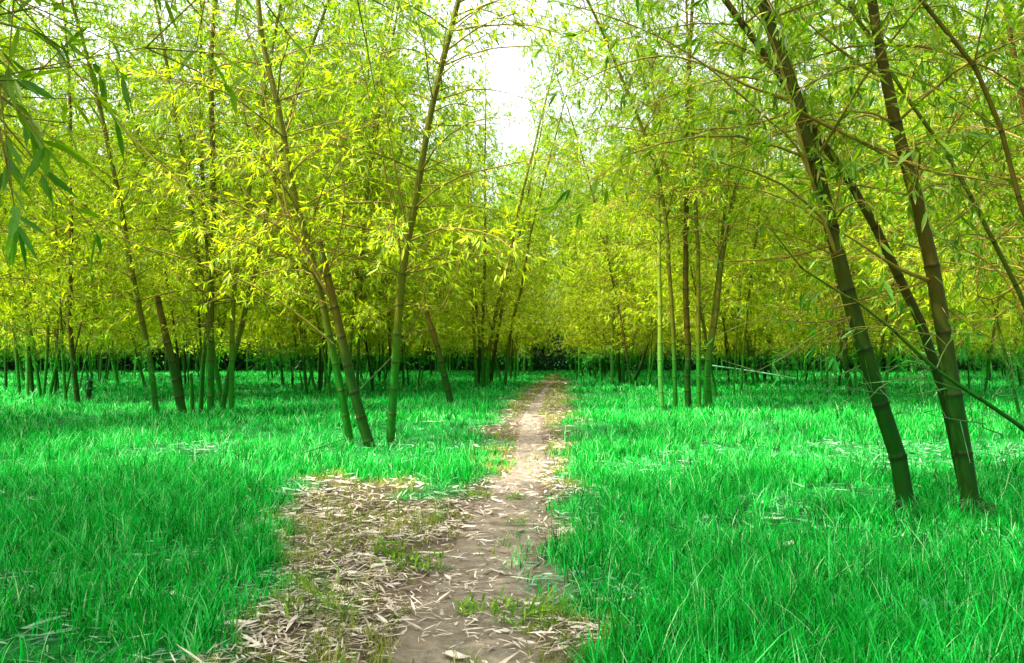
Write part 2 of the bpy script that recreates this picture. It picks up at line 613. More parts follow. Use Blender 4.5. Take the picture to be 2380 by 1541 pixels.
def hero(px_pts, width, label, group=None, mat="culm", length=9.5, bend=(0, 0), drift=0.0, cut=False, z0=1.2, per=3.0, len_max=2.3, near=False,
         full=.95, bare=0.0, leaf="leaf", branches=(), Y=None, seed=0, node_len=.34, sides=10, leaf_len=.118, taper=.8, tufts=True, name="bamboo", lat=.082, clip=True, leaf_w=.022):
    """one bamboo culm whose visible line in the photo is px_pts (base first)"""
    rng = np.random.default_rng(1000 + seed)
    if Y is None:
        Y = ground_y(px_pts[0][1])
    base = at(px_pts[0][0], px_pts[0][1], Y)
    base[2] = 0
    pts = [base - np.array([0, 0, .06])]
    for i, (x, y) in enumerate(px_pts[1:]):
        p0 = at(x, y, Y)
        pts.append(at(x, y, Y + drift * p0[2]))
    if not cut:
        pts = extend(pts, length, bend, rng)
    curve = catmull(pts, .15)
    r0 = width / 2 * Y / F
    root = empty(name, base, label, "bamboo", group)
    b = Buf()
    nn, s, rad = culm_mesh(b, curve, r0, node_len, sides, taper=(.38 if cut else taper))
    culm = link("culm", b.mesh("culm", [M[mat]], ("node", "dry"), base), root)
    if cut:
        tip, d = curve[-1], norm(curve[-1] - curve[-2])
        cb = Buf()
        rr = float(rad(s[-1])) * .93
        e1 = norm(np.cross(d, np.array([0, 1.0, 0])))
        e2 = np.cross(d, e1)
        a = np.arange(12) * math.pi / 6
        ring = lambda r, h: tip + d * h + r * (np.cos(a)[:, None] * e1 + np.sin(a)[:, None] * e2)
        i = np.arange(12)
        j = (i + 1) % 12
        v = np.vstack([ring(rr, -.003), ring(rr * .98, .006), ring(rr * .55, .003), ring(rr * .5, -.02)])
        f = np.vstack([np.stack([k * 12 + i, k * 12 + j, k * 12 + 12 + j, k * 12 + 12 + i], axis=1) for k in range(3)])
        cb.add(v, f)
        link("cut_end", cb.mesh("cut_end", [M["cut"]], origin=base), culm)
    # explicit branches read from the photo
    for (bp, rpx, bf) in branches:
        Yb = Y + (drift * 1.5 if drift else 0)
        n = len(bp)
        dy = rng.uniform(-.5, .35)
        p3 = [at(x, y, Yb + dy * (k / max(1, n - 1))) for k, (x, y) in enumerate(bp)]
        c, R, T0, T1, lv = poly_branch(p3, rpx / 2 * Y / F, rng, bf, leaf_len=leaf_len, leaf_w=leaf_w, step=(.11 if clip else .06) if bf > .8 else .18)
        bb = Buf()
        tubes(bb, c[None], R[None], 6, 0)
        tubes(bb, np.stack([T0, T1], 1), np.tile(np.array([[.0032, .0016]]), (len(T0), 1)), 3, 0)
        br = link("branch", bb.mesh("branch", [M["twig"]], origin=base), root)
        if len(lv["P"]):
            lb = Buf()
            k = corridor_keep(lv["P"]) if clip else np.ones(len(lv["P"]), bool)
            if k.any():
                blades(lb, lv["P"][k], lv["D"][k], lv["N"][k], lv["L"][k], lv["W"][k], lv["tone"][k], 0)
                link("foliage", lb.mesh("foliage", [M[leaf]], origin=base), br)
    if not tufts:
        return root
    g = grow(curve, s, rad, nn, rng, z0=z0, per=per, len_max=len_max, full=full, bare=bare, leaf_len=leaf_len, leaf_w=leaf_w, lat_step=lat)
    if len(g["BP"]) == 0:
        return root
    if near:
        for i in range(min(len(g["BP"]), 85)):
            bb = Buf()
            crown_buf(bb, g, 0, 0, 0, 5, sel=i, twigs_only=True, clip=clip)
            link("branch", bb.mesh("branch", [M["twig"]], origin=base), root)
        fb = Buf()
        crown_buf(fb, g, 0, 0, 0, leaves_only=True, clip=clip)
        link("foliage", fb.mesh("foliage", [M[leaf]], origin=base), root)
    else:
        cb = Buf()
        crown_buf(cb, g, 0 if Y < 12 else 1, 0, 1, clip=clip)
        link("crown", cb.mesh("crown", [M["twig"], M[leaf]], origin=base), root)
    return root


GR = "bamboos in the right foreground clump"
hero([(2112, 1198), (2090, 1075), (2050, 950), (2005, 800), (1965, 660), (1940, 560), (1905, 420), (1862, 260), (1800, 90), (1765, -20)], 39,
     "thick smooth green bamboo leaning left with wide dark node rings, nearest right of the path", GR, "culm_dark_shaded", near=True, seed=1, z0=1.9, per=3.2, bare=.2, full=.95,
     leaf="leaf_green_shaded", taper=.78, length=7.2, bend=(-.03, 0.01), sides=18, node_len=.39, len_max=1.9,
     branches=[([(1932, 570), (1825, 598), (1689, 608), (1640, 604)], 7, .25), ([(1858, 250), (1790, 278), (1723, 295), (1607, 302), (1480, 320)], 6, .8),
               ([(1975, 700), (1869, 373), (1777, 271), (1713, 214), (1641, 153), (1540, 90), (1420, 40), (1320, 10)], 8, .9), ([(1855, 240), (1740, 200), (1672, 166), (1560, 130), (1440, 150), (1330, 200)], 8, .9),
               ([(1960, 640), (1893, 440), (1800, 110), (1733, 7), (1700, -50)], 10, .4), ([(2015, 842), (1960, 869), (1899, 893)], 5, 0.0), ([(2004, 727), (1903, 774), (1825, 828), (1750, 866), (1682, 876)], 4, .1), ([(1950, 600), (1860, 556), (1740, 520), (1610, 535)], 4, .3),
               ([(1990, 735), (1890, 750), (1770, 740), (1690, 770)], 4, .25), ([(1935, 540), (1840, 470), (1700, 430), (1560, 440)], 5, .5),
               ([(1862, 262), (1960, 310), (2060, 352), (2147, 394), (2266, 414), (2390, 440)], 10, .5), ([(2085, 1073), (2060, 1078), (2035, 1092)], 3, 0.0)])
hero([(2262, 1200), (2238, 1050), (2205, 850), (2178, 680), (2140, 500), (2100, 360), (2060, 190), (2030, 30), (2020, -40)], 40,
     "thick rough brown bamboo trunk furthest right in the foreground, bent near its foot", GR, "culm_brown", near=True, seed=2, z0=1.9, per=3.2, bare=.2, full=.95,
     leaf="leaf_green_shaded", taper=.95, length=6.8, bend=(-.02, 0), sides=18, node_len=.42, len_max=1.9,
     branches=[([(2160, 652), (2096, 628), (2062, 608), (2011, 574), (1950, 537)], 11, .1), ([(2110, 392), (2030, 345), (1943, 302), (1872, 265), (1800, 215)], 9, .4),
               ([(2060, 185), (1994, 146), (1909, 81), (1842, 20), (1800, -20)], 8, .5), ([(2160, 650), (2050, 690), (1960, 710), (1841, 740)], 6, .2),
               ([(2195, 780), (2110, 770), (2000, 735), (1890, 760)], 5, .2), ([(2150, 560), (2260, 480), (2330, 380), (2390, 300)], 6, .4),
               ([(2215, 900), (2100, 920), (1990, 905)], 4, .15), ([(2120, 440), (2190, 320), (2300, 200), (2390, 150)], 8, .5), ([(2180, 700), (2260, 760), (2350, 820), (2400, 900)], 4, .1), ([(2150, 580), (2050, 560), (1930, 600), (1800, 590)], 4, .3)])
hero([(2252, 1165), (2198, 935), (2177, 862), (2160, 805), (2130, 727), (2096, 659), (2062, 584), (2028, 515), (1987, 441), (1940, 373), (1893, 305), (1850, 230)], 24,
     "slimmer bamboo leaning left between the two thick foreground trunks on the right", GR, "culm_brown", near=True, seed=3, z0=2.0, per=2.8, bare=.2, full=.95, Y=5.75,
     leaf="leaf_green_shaded", taper=.75, length=6.5, bend=(-.04, 0), sides=12, len_max=1.3,
     branches=[([(2096, 659), (2020, 690), (1910, 720), (1760, 712)], 5, .3), ([(2177, 862), (2090, 850), (1990, 905), (1900, 900)], 4, .1)])
hero([(2620, 1175), (2380, 998), (2232, 900), (2147, 835), (2069, 760), (2008, 706), (1913, 665), (1841, 598), (1790, 530)], 13,
     "thin bamboo pole slanting low across the foreground trunks from the right edge", GR, "culm_dark_shaded", near=True, seed=4, z0=.9, per=1.0, bare=.7, full=.6, Y=4.9, length=2.2,
     leaf="leaf_green_shaded", taper=.75, len_max=.9, sides=10, node_len=.3,
     branches=[([(2290, 985), (2220, 975), (2150, 960), (2165, 955)], 3, 0.0), ([(2330, 1010), (2270, 985), (2290, 950), (2340, 880)], 4, .15),
               ([(2232, 905), (2140, 880), (2060, 890), (1990, 960)], 3, .05)])
for px, py, lab in ((2112, 1198, "dark matted root mound at the foot of the smooth green trunk"), (2262, 1203, "dark matted root mound at the foot of the rough brown trunk")):
    gx, gy = ground_at(px, py)
    rr_ = np.random.default_rng(px)
    b = Buf()
    na, nr = 26, 7
    vs = []
    for r_ in range(nr):
        f_ = r_ / (nr - 1)
        for a_ in range(na):
            th = a_ * 2 * math.pi / na
            w_ = .17 * f_ * (1 + .25 * math.sin(3 * th + px) + .12 * math.sin(7 * th))
            vs.append((w_ * math.cos(th), w_ * math.sin(th), .085 * (1 - f_ ** 1.6) + rr_.normal(0, .006) - .02))
    fs = [(r_ * na + a_, r_ * na + (a_ + 1) % na, (r_ + 1) * na + (a_ + 1) % na, (r_ + 1) * na + a_) for r_ in range(nr - 1) for a_ in range(na)]
    b.add(np.array(vs), np.array(fs), None, 0, True)
    th = rr_.random(70) * 6.283
    r1 = rr_.uniform(.10, .24, 70)
    c_, s_ = np.cos(th), np.sin(th)
    P_ = np.stack([np.column_stack([c_ * .05, s_ * .05, rr_.uniform(.05, .13, 70)]), np.column_stack([c_ * r1 * .6, s_ * r1 * .6, rr_.uniform(.05, .10, 70)]), np.column_stack([c_ * r1, s_ * r1, np.full(70, -.01)])], axis=1)
    tubes(b, P_, np.tile(np.array([[.005, .0035, .002]]), (70, 1)), 4, 0)
    o_ = link("root_mound", b.mesh("root_mound", [M["roots"]]), None, (gx, gy, 0))
    tag(o_, lab, "root mound", "root mounds of the foreground bamboos")
GE = "bamboos beyond the right edge leaning into view"
hero([(2600, 1230), (2520, 900), (2440, 640), (2380, 500), (2300, 217), (2215, 95), (2147, 7), (2100, -60)], 13,
     "bamboo stem entering at the right edge and crossing the top corner leftward", GE, "culm_brown", near=True, seed=5, z0=2.2, per=3.2, bare=.2, full=.95, leaf="leaf_green_shaded", Y=4.8,
     taper=.6, length=8, len_max=1.6)
hero([(2520, 1150), (2440, 860), (2378, 700), (2300, 543), (2220, 390), (2150, 285), (2110, 230)], 12,
     "bamboo stem at right edge sloping behind the rough brown trunk", GE, "culm_dark_shaded", near=True, seed=6, z0=1.8, per=3.2, bare=.2, full=.95, leaf="leaf_green_shaded", Y=6.4, taper=.7, length=8,
     len_max=1.6)
hero([(2470, 1120), (2420, 700), (2385, 300), (2345, 60), (2330, -40)], 15,
     "upright bamboo at right edge behind a mesh of bare twigs", GE, "culm_brown", near=True, seed=7, z0=1.7, per=3.2, bare=.2, full=.95, leaf="leaf_green_shaded", Y=6.9, taper=.6, length=9, len_max=1.9,
     branches=[([(2390, 640), (2320, 690), (2270, 685), (2290, 560), (2310, 520)], 6, .1), ([(2400, 800), (2330, 640), (2200, 560), (2080, 520)], 6, .4)])

GM = "bamboos in the clump right of the path"
hero([(1539, 952), (1534, 849), (1534, 727), (1532, 625), (1532, 523), (1525, 380)], 11.5, "pale sunlit green bamboo, straight, at the left side of the clump right of the path", GM, "culm_pale_lit", seed=11, z0=3.2, Y=16.3, length=12.5)
hero([(1570, 957), (1567, 828), (1562, 727), (1554, 608), (1549, 523), (1530, 410), (1510, 350), (1490, 290), (1440, 170)], 11, "dark bamboo bowing left beside the pale sunlit stem right of the path", GM, seed=12, z0=3.6, Y=16.0, length=13, bend=(-.04, -.02), per=4, len_max=2.9)
hero([(1600, 944), (1597, 862), (1600, 822), (1594, 693), (1595, 523), (1596, 300)], 15, "thickest dark upright bamboo amid the clump right of the path", GM, "culm_brown", seed=13, z0=3.2, Y=16.9, length=13)
hero([(1624, 950), (1624, 862), (1623, 727), (1623, 591), (1619, 523), (1608, 250)], 11, "straight olive bamboo standing just right of the thickest one in its clump", GM, seed=14, z0=3.2, Y=16.4, length=12.5)
hero([(1652, 946), (1645, 879), (1651, 812), (1665, 727), (1675, 625), (1692, 523), (1735, 320)], 13, "bamboo curving out to the right at the right side of its clump by the path", GM, seed=15, z0=3.2, Y=16.7, length=12.5, bend=(.03, 0))
hero([(1638, 935), (1640, 870), (1650, 788), (1660, 713), (1679, 543), (1705, 300)], 9, "slender bamboo tucked behind the rightward curving stem", GM, seed=16, z0=3.2, Y=17.4, length=12, bend=(.02, 0))

GA = "bamboos in the clump left of the path"
hero([(906, 1028), (912, 950), (925, 750), (940, 600), (960, 500), (985, 350), (1010, 220), (1040, 100), (1065, 0), (1085, -120)], 20, "tall bamboo leaning right over the path, from the clump just left of it", GA, near=True, seed=21, z0=1.9,
     per=3.5, bare=.05, full=.95, length=10, bend=(.03, 0), len_max=2.5, leaf_w=.024, leaf_len=.125, taper=.75, sides=14,
     branches=[([(1055, 40), (1110, 20), (1180, 45), (1240, 75)], 4, .95), ([(1060, 10), (1130, -25), (1200, -10), (1270, 25)], 5, .95), ([(1012, 215), (1060, 198), (1118, 215)], 4, .95),
               ([(1000, 262), (1060, 240), (1125, 258)], 4, .95), ([(977, 400), (1040, 370), (1105, 360)], 4, .95), ([(1030, 150), (1085, 110), (1150, 70), (1200, 66)], 4, .95), ([(1045, 80), (1090, 40), (1150, 5), (1215, 15)], 4, .95),
               ([(935, 620), (920, 523), (886, 353), (845, 170), (815, 40)], 6, .5), ([(948, 560), (943, 523), (909, 333), (880, 150)], 5, .5), ([(927, 703), (860, 740), (794, 774)], 3, .3),
               ([(927, 703), (1010, 712), (1075, 700)], 4, .4), ([(937, 638), (1032, 655)], 4, .4), ([(937, 638), (860, 630), (790, 611)], 4, .5), ([(999, 290), (1090, 292), (1160, 285)], 4, .8), ([(1035, 120), (1120, 60), (1210, 30), (1290, 45)], 5, .95), ([(1050, 60), (1130, 10), (1220, -10)], 5, .95), ([(1020, 180), (1070, 140), (1130, 130)], 4, .9),
               ([(985, 365), (1070, 395), (1110, 420)], 4, .8), ([(970, 430), (1090, 432)], 4, .7), ([(838, 905), (916, 822), (957, 754), (1010, 690)], 5, .1)])
hero([(862, 1036), (820, 900), (795, 790), (770, 680), (742, 562)], 25, "brown topped off bamboo trunk leaning left in the clump just left of the path", GA, "culm_brown", cut=True, seed=22, z0=1.3, per=1.6,
     near=True, bare=.5, full=.6, len_max=1.1, sides=14,
     branches=[([(775, 800), (690, 730), (580, 660), (441, 605), (292, 557), (150, 480)], 6, .45), ([(765, 690), (672, 523), (611, 353), (543, 190), (472, 0)], 7, .5),
               ([(750, 650), (679, 523), (652, 407), (607, 190), (557, 0)], 6, .5), ([(760, 640), (790, 545), (800, 440), (790, 300)], 5, .6)])
hero([(816, 1032), (795, 920), (770, 800), (735, 640), (705, 530), (680, 440), (655, 290), (635, 200), (610, 100), (600, 0)], 19, "slim green bamboo leaning left behind the topped off brown trunk", GA, seed=23, near=True, z0=1.9, per=3.5,
     bare=.05, full=.9, length=10.5, len_max=2.1, sides=12,
     branches=[([(735, 640), (600, 560), (475, 470), (340, 353), (200, 190), (119, 119)], 5, .5), ([(720, 590), (600, 480), (480, 330), (380, 180)], 5, .6)])

GB = "bamboos in the clump at the left of the meadow"
hero([(365, 966), (350, 850), (325, 720), (300, 600), (285, 500)], 14, "light green ringed bamboo standing apart left of the brown stump", GB, "culm", seed=31, z0=1.9, Y=14.3, length=11.5, bend=(-.02, 0))
hero([(427, 966), (400, 840), (385, 780), (366, 690)], 21, "broken brown bamboo trunk with ragged top leaning left among the left clump", GB, "culm_brown", cut=True, seed=32, Y=14.4, z0=1.4, per=1.6, len_max=.9)
hero([(448, 958), (446, 915), (444, 868)], 11, "short cut bamboo stub standing upright in the left clump", GB, "culm", cut=True, seed=33, Y=15.0, tufts=False)
hero([(490, 962), (490, 760), (492, 600), (496, 480), (493, 300), (490, 150), (500, 0)], 16, "tallest dark bamboo rising dead straight from the left clump", GB, "culm", seed=34, z0=1.9, Y=14.6, length=13, taper=.7)
hero([(466, 953), (472, 849), (482, 740), (485, 625), (475, 500)], 11, "slender olive bamboo close against the tallest straight stem at left", GB, seed=35, z0=1.9, Y=15.4, length=12)
hero([(514, 957), (530, 880), (556, 781), (574, 706), (594, 625), (620, 500)], 13, "bamboo slanting to the right out of the left clump", GB, seed=36, z0=1.9, Y=15.0, length=12, bend=(.02, 0))
hero([(520, 955), (508, 890), (497, 830), (490, 780)], 12, "crooked bamboo crossing behind the right slanting stem at left", GB, seed=37, Y=15.2, length=12)
hero([(538, 964), (539, 850), (540, 750), (548, 640), (565, 540), (578, 450)], 12, "bamboo on the right side of the left clump, gently bowed", GB, seed=38, z0=1.9, Y=14.6, length=11.5, bend=(.02, 0))

hero([(1051, 942), (1035, 880), (1015, 800), (990, 722)], 17, "solitary brown topped off bamboo leaning left in the grass beside the path", None, "culm_brown", cut=True, seed=41, Y=17.4, z0=1.4, per=2.2, len_max=1.2,
     branches=[([(1000, 745), (1040, 690), (1070, 600), (1090, 480)], 4, .5), ([(990, 735), (975, 650), (950, 560)], 3, .5)])

FAR = [
    # left far clump
    ("bamboos in the far left clump", 19.5, [
        ([(182, 944), (170, 839), (161, 744), (163, 686), (165, 560)], 15, "dark forked bamboo, sturdiest of the far left clump"),
        ([(154, 937), (146, 828), (140, 720)], 9, "thin bamboo just left of the sturdy forked one"),
        ([(64, 923), (64, 828), (62, 700)], 10, "straight bamboo with pale rings in the far left clump"),
        ([(77, 917), (68, 828), (60, 700)], 11, "dark bamboo right behind the straight ringed one at far left"),
        ([(47, 927), (40, 850), (34, 781), (25, 660)], 9, "thin bamboo leaning left near the left edge of the meadow"),
        ([(57, 890), (30, 790), (10, 720), (-10, 650)], 11, "bare bamboo slanting left at the left edge"),
        ([(14, 912), (14, 800), (20, 650)], 8, "upright dark bamboo hard by the left edge"),
        ([(101, 920), (109, 830), (115, 700)], 9, "green bamboo leaning slightly right between the two left edge clumps"),
        ([(114, 920), (130, 850), (142, 790), (165, 680)], 10, "bamboo sloping right toward the sturdy forked one at far left"),
        ([(128, 918), (131, 850), (136, 720)], 7, "very thin bamboo behind the right sloping one at far left")]),
    ("bamboos in the clump behind the left clump", 26, [
        ([(714, 918), (705, 830), (695, 700)], 9, "thin bamboo with dark rings behind the topped off trunk"),
        ([(734, 912), (722, 860), (710, 790)], 10, "leaning bamboo in the small clump left of the path clump"),
        ([(742, 914), (743, 840), (748, 700)], 8, "straight thin bamboo right in the small clump behind the topped off trunk"),
        ([(756, 908), (757, 840), (765, 700)], 7, "bamboo peeping out behind the slim left leaning stem"),
        ([(275, 892), (258, 820), (240, 740)], 10, "bamboo leaning left in the gap beyond the left clump"),
        ([(312, 886), (318, 800), (322, 700)], 6, "pale thin bamboo in the dark gap beyond the left clump"),
        ([(340, 905), (322, 840), (310, 790)], 8, "bamboo slanting behind the light green ringed stem")]),
    ("bamboos in the clump along the left side of the path", 28, [
        ([(1107, 900), (1102, 778), (1097, 680)], 9, "bamboo on the left flank of the far clump beside the path"),
        ([(1113, 893), (1114, 788), (1105, 700)], 9, "second bamboo from the left flank of the far clump by the path"),
        ([(1122, 900), (1123, 727), (1127, 600)], 10, "straight upright bamboo at the heart of the far clump by the path"),
        ([(1130, 900), (1136, 815), (1162, 686), (1175, 640), (1195, 540)], 12, "thick bamboo arching right from the far clump by the path"),
        ([(1140, 893), (1151, 808), (1168, 713), (1180, 650), (1215, 510), (1240, 390)], 11, "long bamboo arching over the path above the tunnel"),
        ([(1173, 900), (1178, 849), (1192, 744), (1212, 670), (1230, 560)], 9, "green bamboo leaning right, closest to the path edge at the far clump"),
        ([(1165, 890), (1158, 855), (1150, 820), (1140, 760)], 7, "thin bamboo leaning left, closest to the far path")]),
    ("bamboos lining the path near its dark tunnel", 34, [
        ([(1186, 880), (1190, 800), (1196, 700)], 6, "first thin pole of the row leading left of the path to the tunnel"),
        ([(1195, 884), (1201, 780), (1218, 650)], 6, "thin pole bending right in the row along the path"),
        ([(1203, 877), (1207, 800), (1222, 690)], 5, "spindly pole in the middle of the row along the path"),
        ([(1216, 875), (1222, 790), (1232, 690)], 6, "pole near the tunnel with the pale olive stem"),
        ([(1229, 873), (1236, 800), (1250, 710)], 6, "last pole of the row, right at the mouth of the dark tunnel")]),
    ("bamboos in the mid clump right of the path", 29, [
        ([(1423, 896), (1423, 812), (1426, 727), (1431, 608), (1430, 500)], 9, "pale straight bamboo on the left of the mid clump right of the path"),
        ([(1441, 890), (1435, 761), (1436, 591), (1438, 480)], 9, "straight bamboo second in the mid clump right of the path"),
        ([(1448, 897), (1450, 761), (1460, 591), (1468, 480)], 10, "bamboo leaning faintly right in the mid clump right of the path"),
        ([(1454, 897), (1474, 788), (1494, 710), (1520, 620)], 9, "bamboo tilted right from the foot of the mid clump"),
        ([(1470, 893), (1491, 845), (1511, 781), (1540, 700)], 9, "most tilted bamboo of the mid clump, slanting far right"),
        ([(1386, 883), (1377, 840), (1369, 795), (1360, 720)], 7, "lone dark bamboo leaning left between the path and the mid clump"),
        ([(1356, 876), (1348, 830), (1345, 760)], 5, "thin dark bamboo nearest the right side of the path tunnel")]),
    ("bamboos in the fan shaped clump beyond the right meadow", 31, [
        ([(1736, 890), (1713, 720), (1705, 650)], 8, "bamboo leaning left at the side of the fan shaped right clump"),
        ([(1752, 893), (1730, 744), (1715, 660)], 8, "second left leaning bamboo of the fan shaped right clump"),
        ([(1764, 890), (1746, 805), (1735, 740)], 9, "short crossing bamboo in the fan shaped right clump"),
        ([(1775, 890), (1794, 744), (1800, 600)], 10, "bamboo tilting right from the fan shaped right clump"),
        ([(1797, 890), (1784, 805), (1781, 680)], 7, "straight bamboo on the right of the fan shaped clump")]),
    ("bamboos left of the foreground right trunks", 24, [
        ([(1983, 914), (1960, 828), (1947, 727), (1943, 620)], 13, "dark bamboo seen just left of the nearest smooth trunk"),
        ([(1923, 876), (1919, 820), (1916, 740)], 6, "pale bleached bamboo standing left of the dark one beside the smooth trunk"),
        ([(2011, 904), (2008, 800), (2000, 650)], 11, "bamboo half hidden behind the nearest smooth trunk"),
        ([(1943, 880), (1937, 820), (1930, 700)], 8, "green bamboo in the shade left of the nearest smooth trunk"),
        ([(1965, 884), (1968, 800), (1975, 690)], 7, "thin bamboo close behind the dark one beside the smooth trunk")]),
    ("bamboos far behind the right foreground trunks", 22, [
        ([(2378, 905), (2368, 840), (2360, 740)], 15, "dark bamboo at right edge in the far meadow"),
        ([(2130, 880), (2126, 800), (2120, 700)], 8, "thin bamboo glimpsed between the two thick foreground trunks"),
        ([(2300, 885), (2296, 800), (2300, 690)], 8, "thin bamboo right of the rough brown trunk in the far meadow")]),
]
sd = 100
for grp, Yd, items in FAR:
    for pts, w, lab in items:
        sd += 1
        y0 = pts[0][1]
        hero(pts, w * .85, lab, grp, ("culm", "culm", "culm_brown")[sd % 3] if "pale" not in lab else "culm_pale_lit", Y=min(ground_y(y0), 44), seed=sd, length=random.uniform(10, 12.5),
             sides=8, per=2.6, full=.95, len_max=2.2, lat=.14, bend=(random.uniform(-.02, .02), random.uniform(-.02, .02)), z0=1.45 if y0 > 895 else 1.75, leaf_len=.165, leaf_w=.032)

# bamboo standing just left of the frame; its boughs hang into the picture
hero([(-420, 1400), (-470, 800), (-500, 300), (-480, -200), (-420, -700)], 34, "bamboo just outside the left edge whose deep green leaf sprays hang into view", None, "culm", Y=2.5, seed=60, z0=3.9, near=True, leaf="leaf_green_shaded",
     length=8, per=2.4, len_max=1.6, leaf_len=.13, leaf_w=.021, clip=False,
     branches=[([(-480, 240), (-200, 210), (0, 178), (120, 150), (240, 128), (330, 110), (430, 118)], 6, .55), ([(-480, 90), (-200, 60), (0, 40), (60, 70)], 5, .95),
               ([(-480, 330), (-150, 310), (0, 262), (70, 275)], 5, .95), ([(-480, 230), (-150, 220), (-30, 190), (20, 185)], 5, .95), ([(-480, -60), (-200, -40), (20, -10), (90, 30)], 5, .9),
               ([(-460, -250), (100, -180), (380, -80), (440, 20), (460, 30)], 5, .3), ([(-440, -420), (500, -260), (760, -60), (880, 0), (905, 20)], 5, .25),
               ([(-440, -480), (300, -300), (520, -120), (640, 40), (660, 65)], 5, .3)])

# ------------------------------------------------------------------ copies of a few culms fill the grove behind
protos = []
for v in range(12):
    rng = np.random.default_rng(300 + v)
    Lc = rng.uniform(10, 13)
    lean = rng.uniform(.02, .22)
    pts = [np.array([0, 0, -.05])]
    d = norm(np.array([lean, 0, 1.0]))
    for k in range(12):
        d = norm(d + np.array([.015 + .01 * rng.random(), rng.normal(0, .02), 0]))
        pts.append(pts[-1] + d * Lc / 12)
    curve = catmull(pts, .3)
    r0 = rng.uniform(.024, .042)
    b = Buf()
    nn, s, rad = culm_mesh(b, curve, r0, .36, 7)
    cm = b.mesh("culm", [M["culm_brown" if v % 3 == 0 else "culm"]], ("node", "dry"))
    g = grow(curve, s, rad, nn, rng, z0=rng.uniform(1.25, 1.9), per=3.8, len_max=2.6, full=.95, leaf_len=.155, leaf_w=.032, lat_step=.085)
    cb = Buf()
    crown_buf(cb, g, 1, 0, 1, 3)
    protos.append((cm, cb.mesh("crown", [M["twig"], M["leaf_green_shaded" if v > 9 else "leaf"]]), lean))

first = {}


def place(v, x, y, rz, sc, label, group):
    if v not in first:
        root = empty("bamboo", (x, y, 0), label, "bamboo", group, rz)
        link("culm", protos[v][0], root)
        link("crown", protos[v][1], root)
        first[v] = root
    else:
        src = first[v]
        root = src.copy()
        COL.objects.link(root)
        root.location = (x, y, 0)
        root.rotation_euler = (0, 0, rz)
        for ch in src.children:
            c = ch.copy()
            COL.objects.link(c)
            c.parent = root
        tag(root, label, "bamboo", group)
    root.scale = (sc, sc, sc)
    return root


def path_x(y):
    return np.interp(y, [4, 10, 16.5, 23, 37, 57, 95], [-.2, .2, .37, .9, 1.8, 3.1, 5.1])


rnd = random.Random(3)
clumps = [(-4.2, 20), (-3.6, 23.5), (path_x(38) - 2.4, 38), (path_x(40) + 2.6, 40), (path_x(45) - 3.0, 45), (path_x(46) + 3.0, 46.5), (path_x(34) + 2.3, 34), (-8.2, 21), (5.8, 21.5), (8.6, 19.5), (-11.5, 20), (12.5, 22), (-6, 25), (4.6, 28)]
tries = 0
while len(clumps) < 46 and tries < 9000:
    tries += 1
    y = rnd.uniform(20, 46)
    x = rnd.uniform(-.74, .74) * y
    if abs(x - path_x(y)) < 1.9 + (.6 if y < 30 else 0):
        continue
    if any((x - a) ** 2 + ((y - b) * .8) ** 2 < 3.1 ** 2 for a, b in clumps):
        continue
    clumps.append((x, y))
n_bg = 0
for ci, (x, y) in enumerate(clumps):
    big = 1.12 if ci < 14 else 1.0
    k = rnd.choice((3, 3, 4, 4, 5))
    dist = "middle distance" if y < 31 else "far depth"
    sidew = "left of the path" if x < path_x(y) else "right of the path"
    a0 = rnd.random() * 6.28
    for j in range(k):
        if n_bg > 212:
            break
        a = a0 + j * 6.28 / k + rnd.uniform(-.4, .4)
        r = rnd.uniform(.2, .65)
        v = rnd.randrange(10)
        place(v, x + math.cos(a) * r, y + math.sin(a) * r, a + rnd.uniform(-.5, .5), rnd.uniform(.85, 1.12) * big,
              "slim bamboo with feathery crown in the %s, %s" % (dist, sidew), "bamboos in the %s of the grove %s" % (dist, sidew))
        n_bg += 1

# a few nearer ones stand outside the frame on both sides, so the light under the trees is right
for (x, y) in ((-9.5, 8.5), (-12.5, 13.0), (10.5, 10.5), (13.5, 15.0), (7.0, 9.3), (8.3, 12.2), (6.2, 3.2), (-8.9, 11.5)):
    for j in range(3):
        a = j * 2.1 + x
        place(10 + j % 2 if abs(x) < 7.5 else rnd.randrange(10), x + .5 * math.cos(a), y + .5 * math.sin(a), a, rnd.uniform(.85, 1.05),
              "unseen bamboo added outside the frame to shade the foreground", "bamboos outside the frame")

for (x, y, rz) in ((-5.2, 2.6, .1), (-6.0, 3.4, .35), (-6.8, 4.4, -.3), (-5.0, 1.6, .15), (-7.5, 3.0, .4), (-6.5, 2.0, 0), (-5.7, 4.1, 3.0), (-4.6, .8, .2), (-2.2, -.6, .6), (-3.0, -1.6, 1.0)):  # unseen bamboos added to throw shade over the foreground
    place(4, x, y, rz, .95, "unseen bamboo added outside the frame to shade the foreground", "bamboos outside the frame")

# ------------------------------------------------------------------ distant grove: one mass
rng = np.random.default_rng(77)
db = Buf()
n = 1100
y = 46 + 46 * rng.random(n) ** .8
x = rng.uniform(-.80, .80, n) * y
k = np.abs(x - path_x(y)) > .9
x, y = x[k], y[k]
n = len(x)
ht = rng.uniform(11, 16, n)
lx, ly = rng.normal(0, .09, n), rng.normal(0, .09, n)
t = np.linspace(0, 1, 6)
P = np.stack([x[:, None] + lx[:, None] * ht[:, None] * t ** 1.3, y[:, None] + ly[:, None] * ht[:, None] * t ** 1.3, ht[:, None] * t - .05], axis=-1)
tubes(db, P, rng.uniform(.035, .075, n)[:, None] * np.linspace(1, .3, 6)[None], 5, 0)
m = 700
zt = rng.uniform(0, 1, (n, m)) ** .85
zlow = rng.uniform(1.3, 2.4, n)[:, None]
z = zlow + (ht[:, None] - zlow) * zt
rr = 2.3 * np.sqrt(rng.random((n, m))) * (1.1 - .75 * zt)
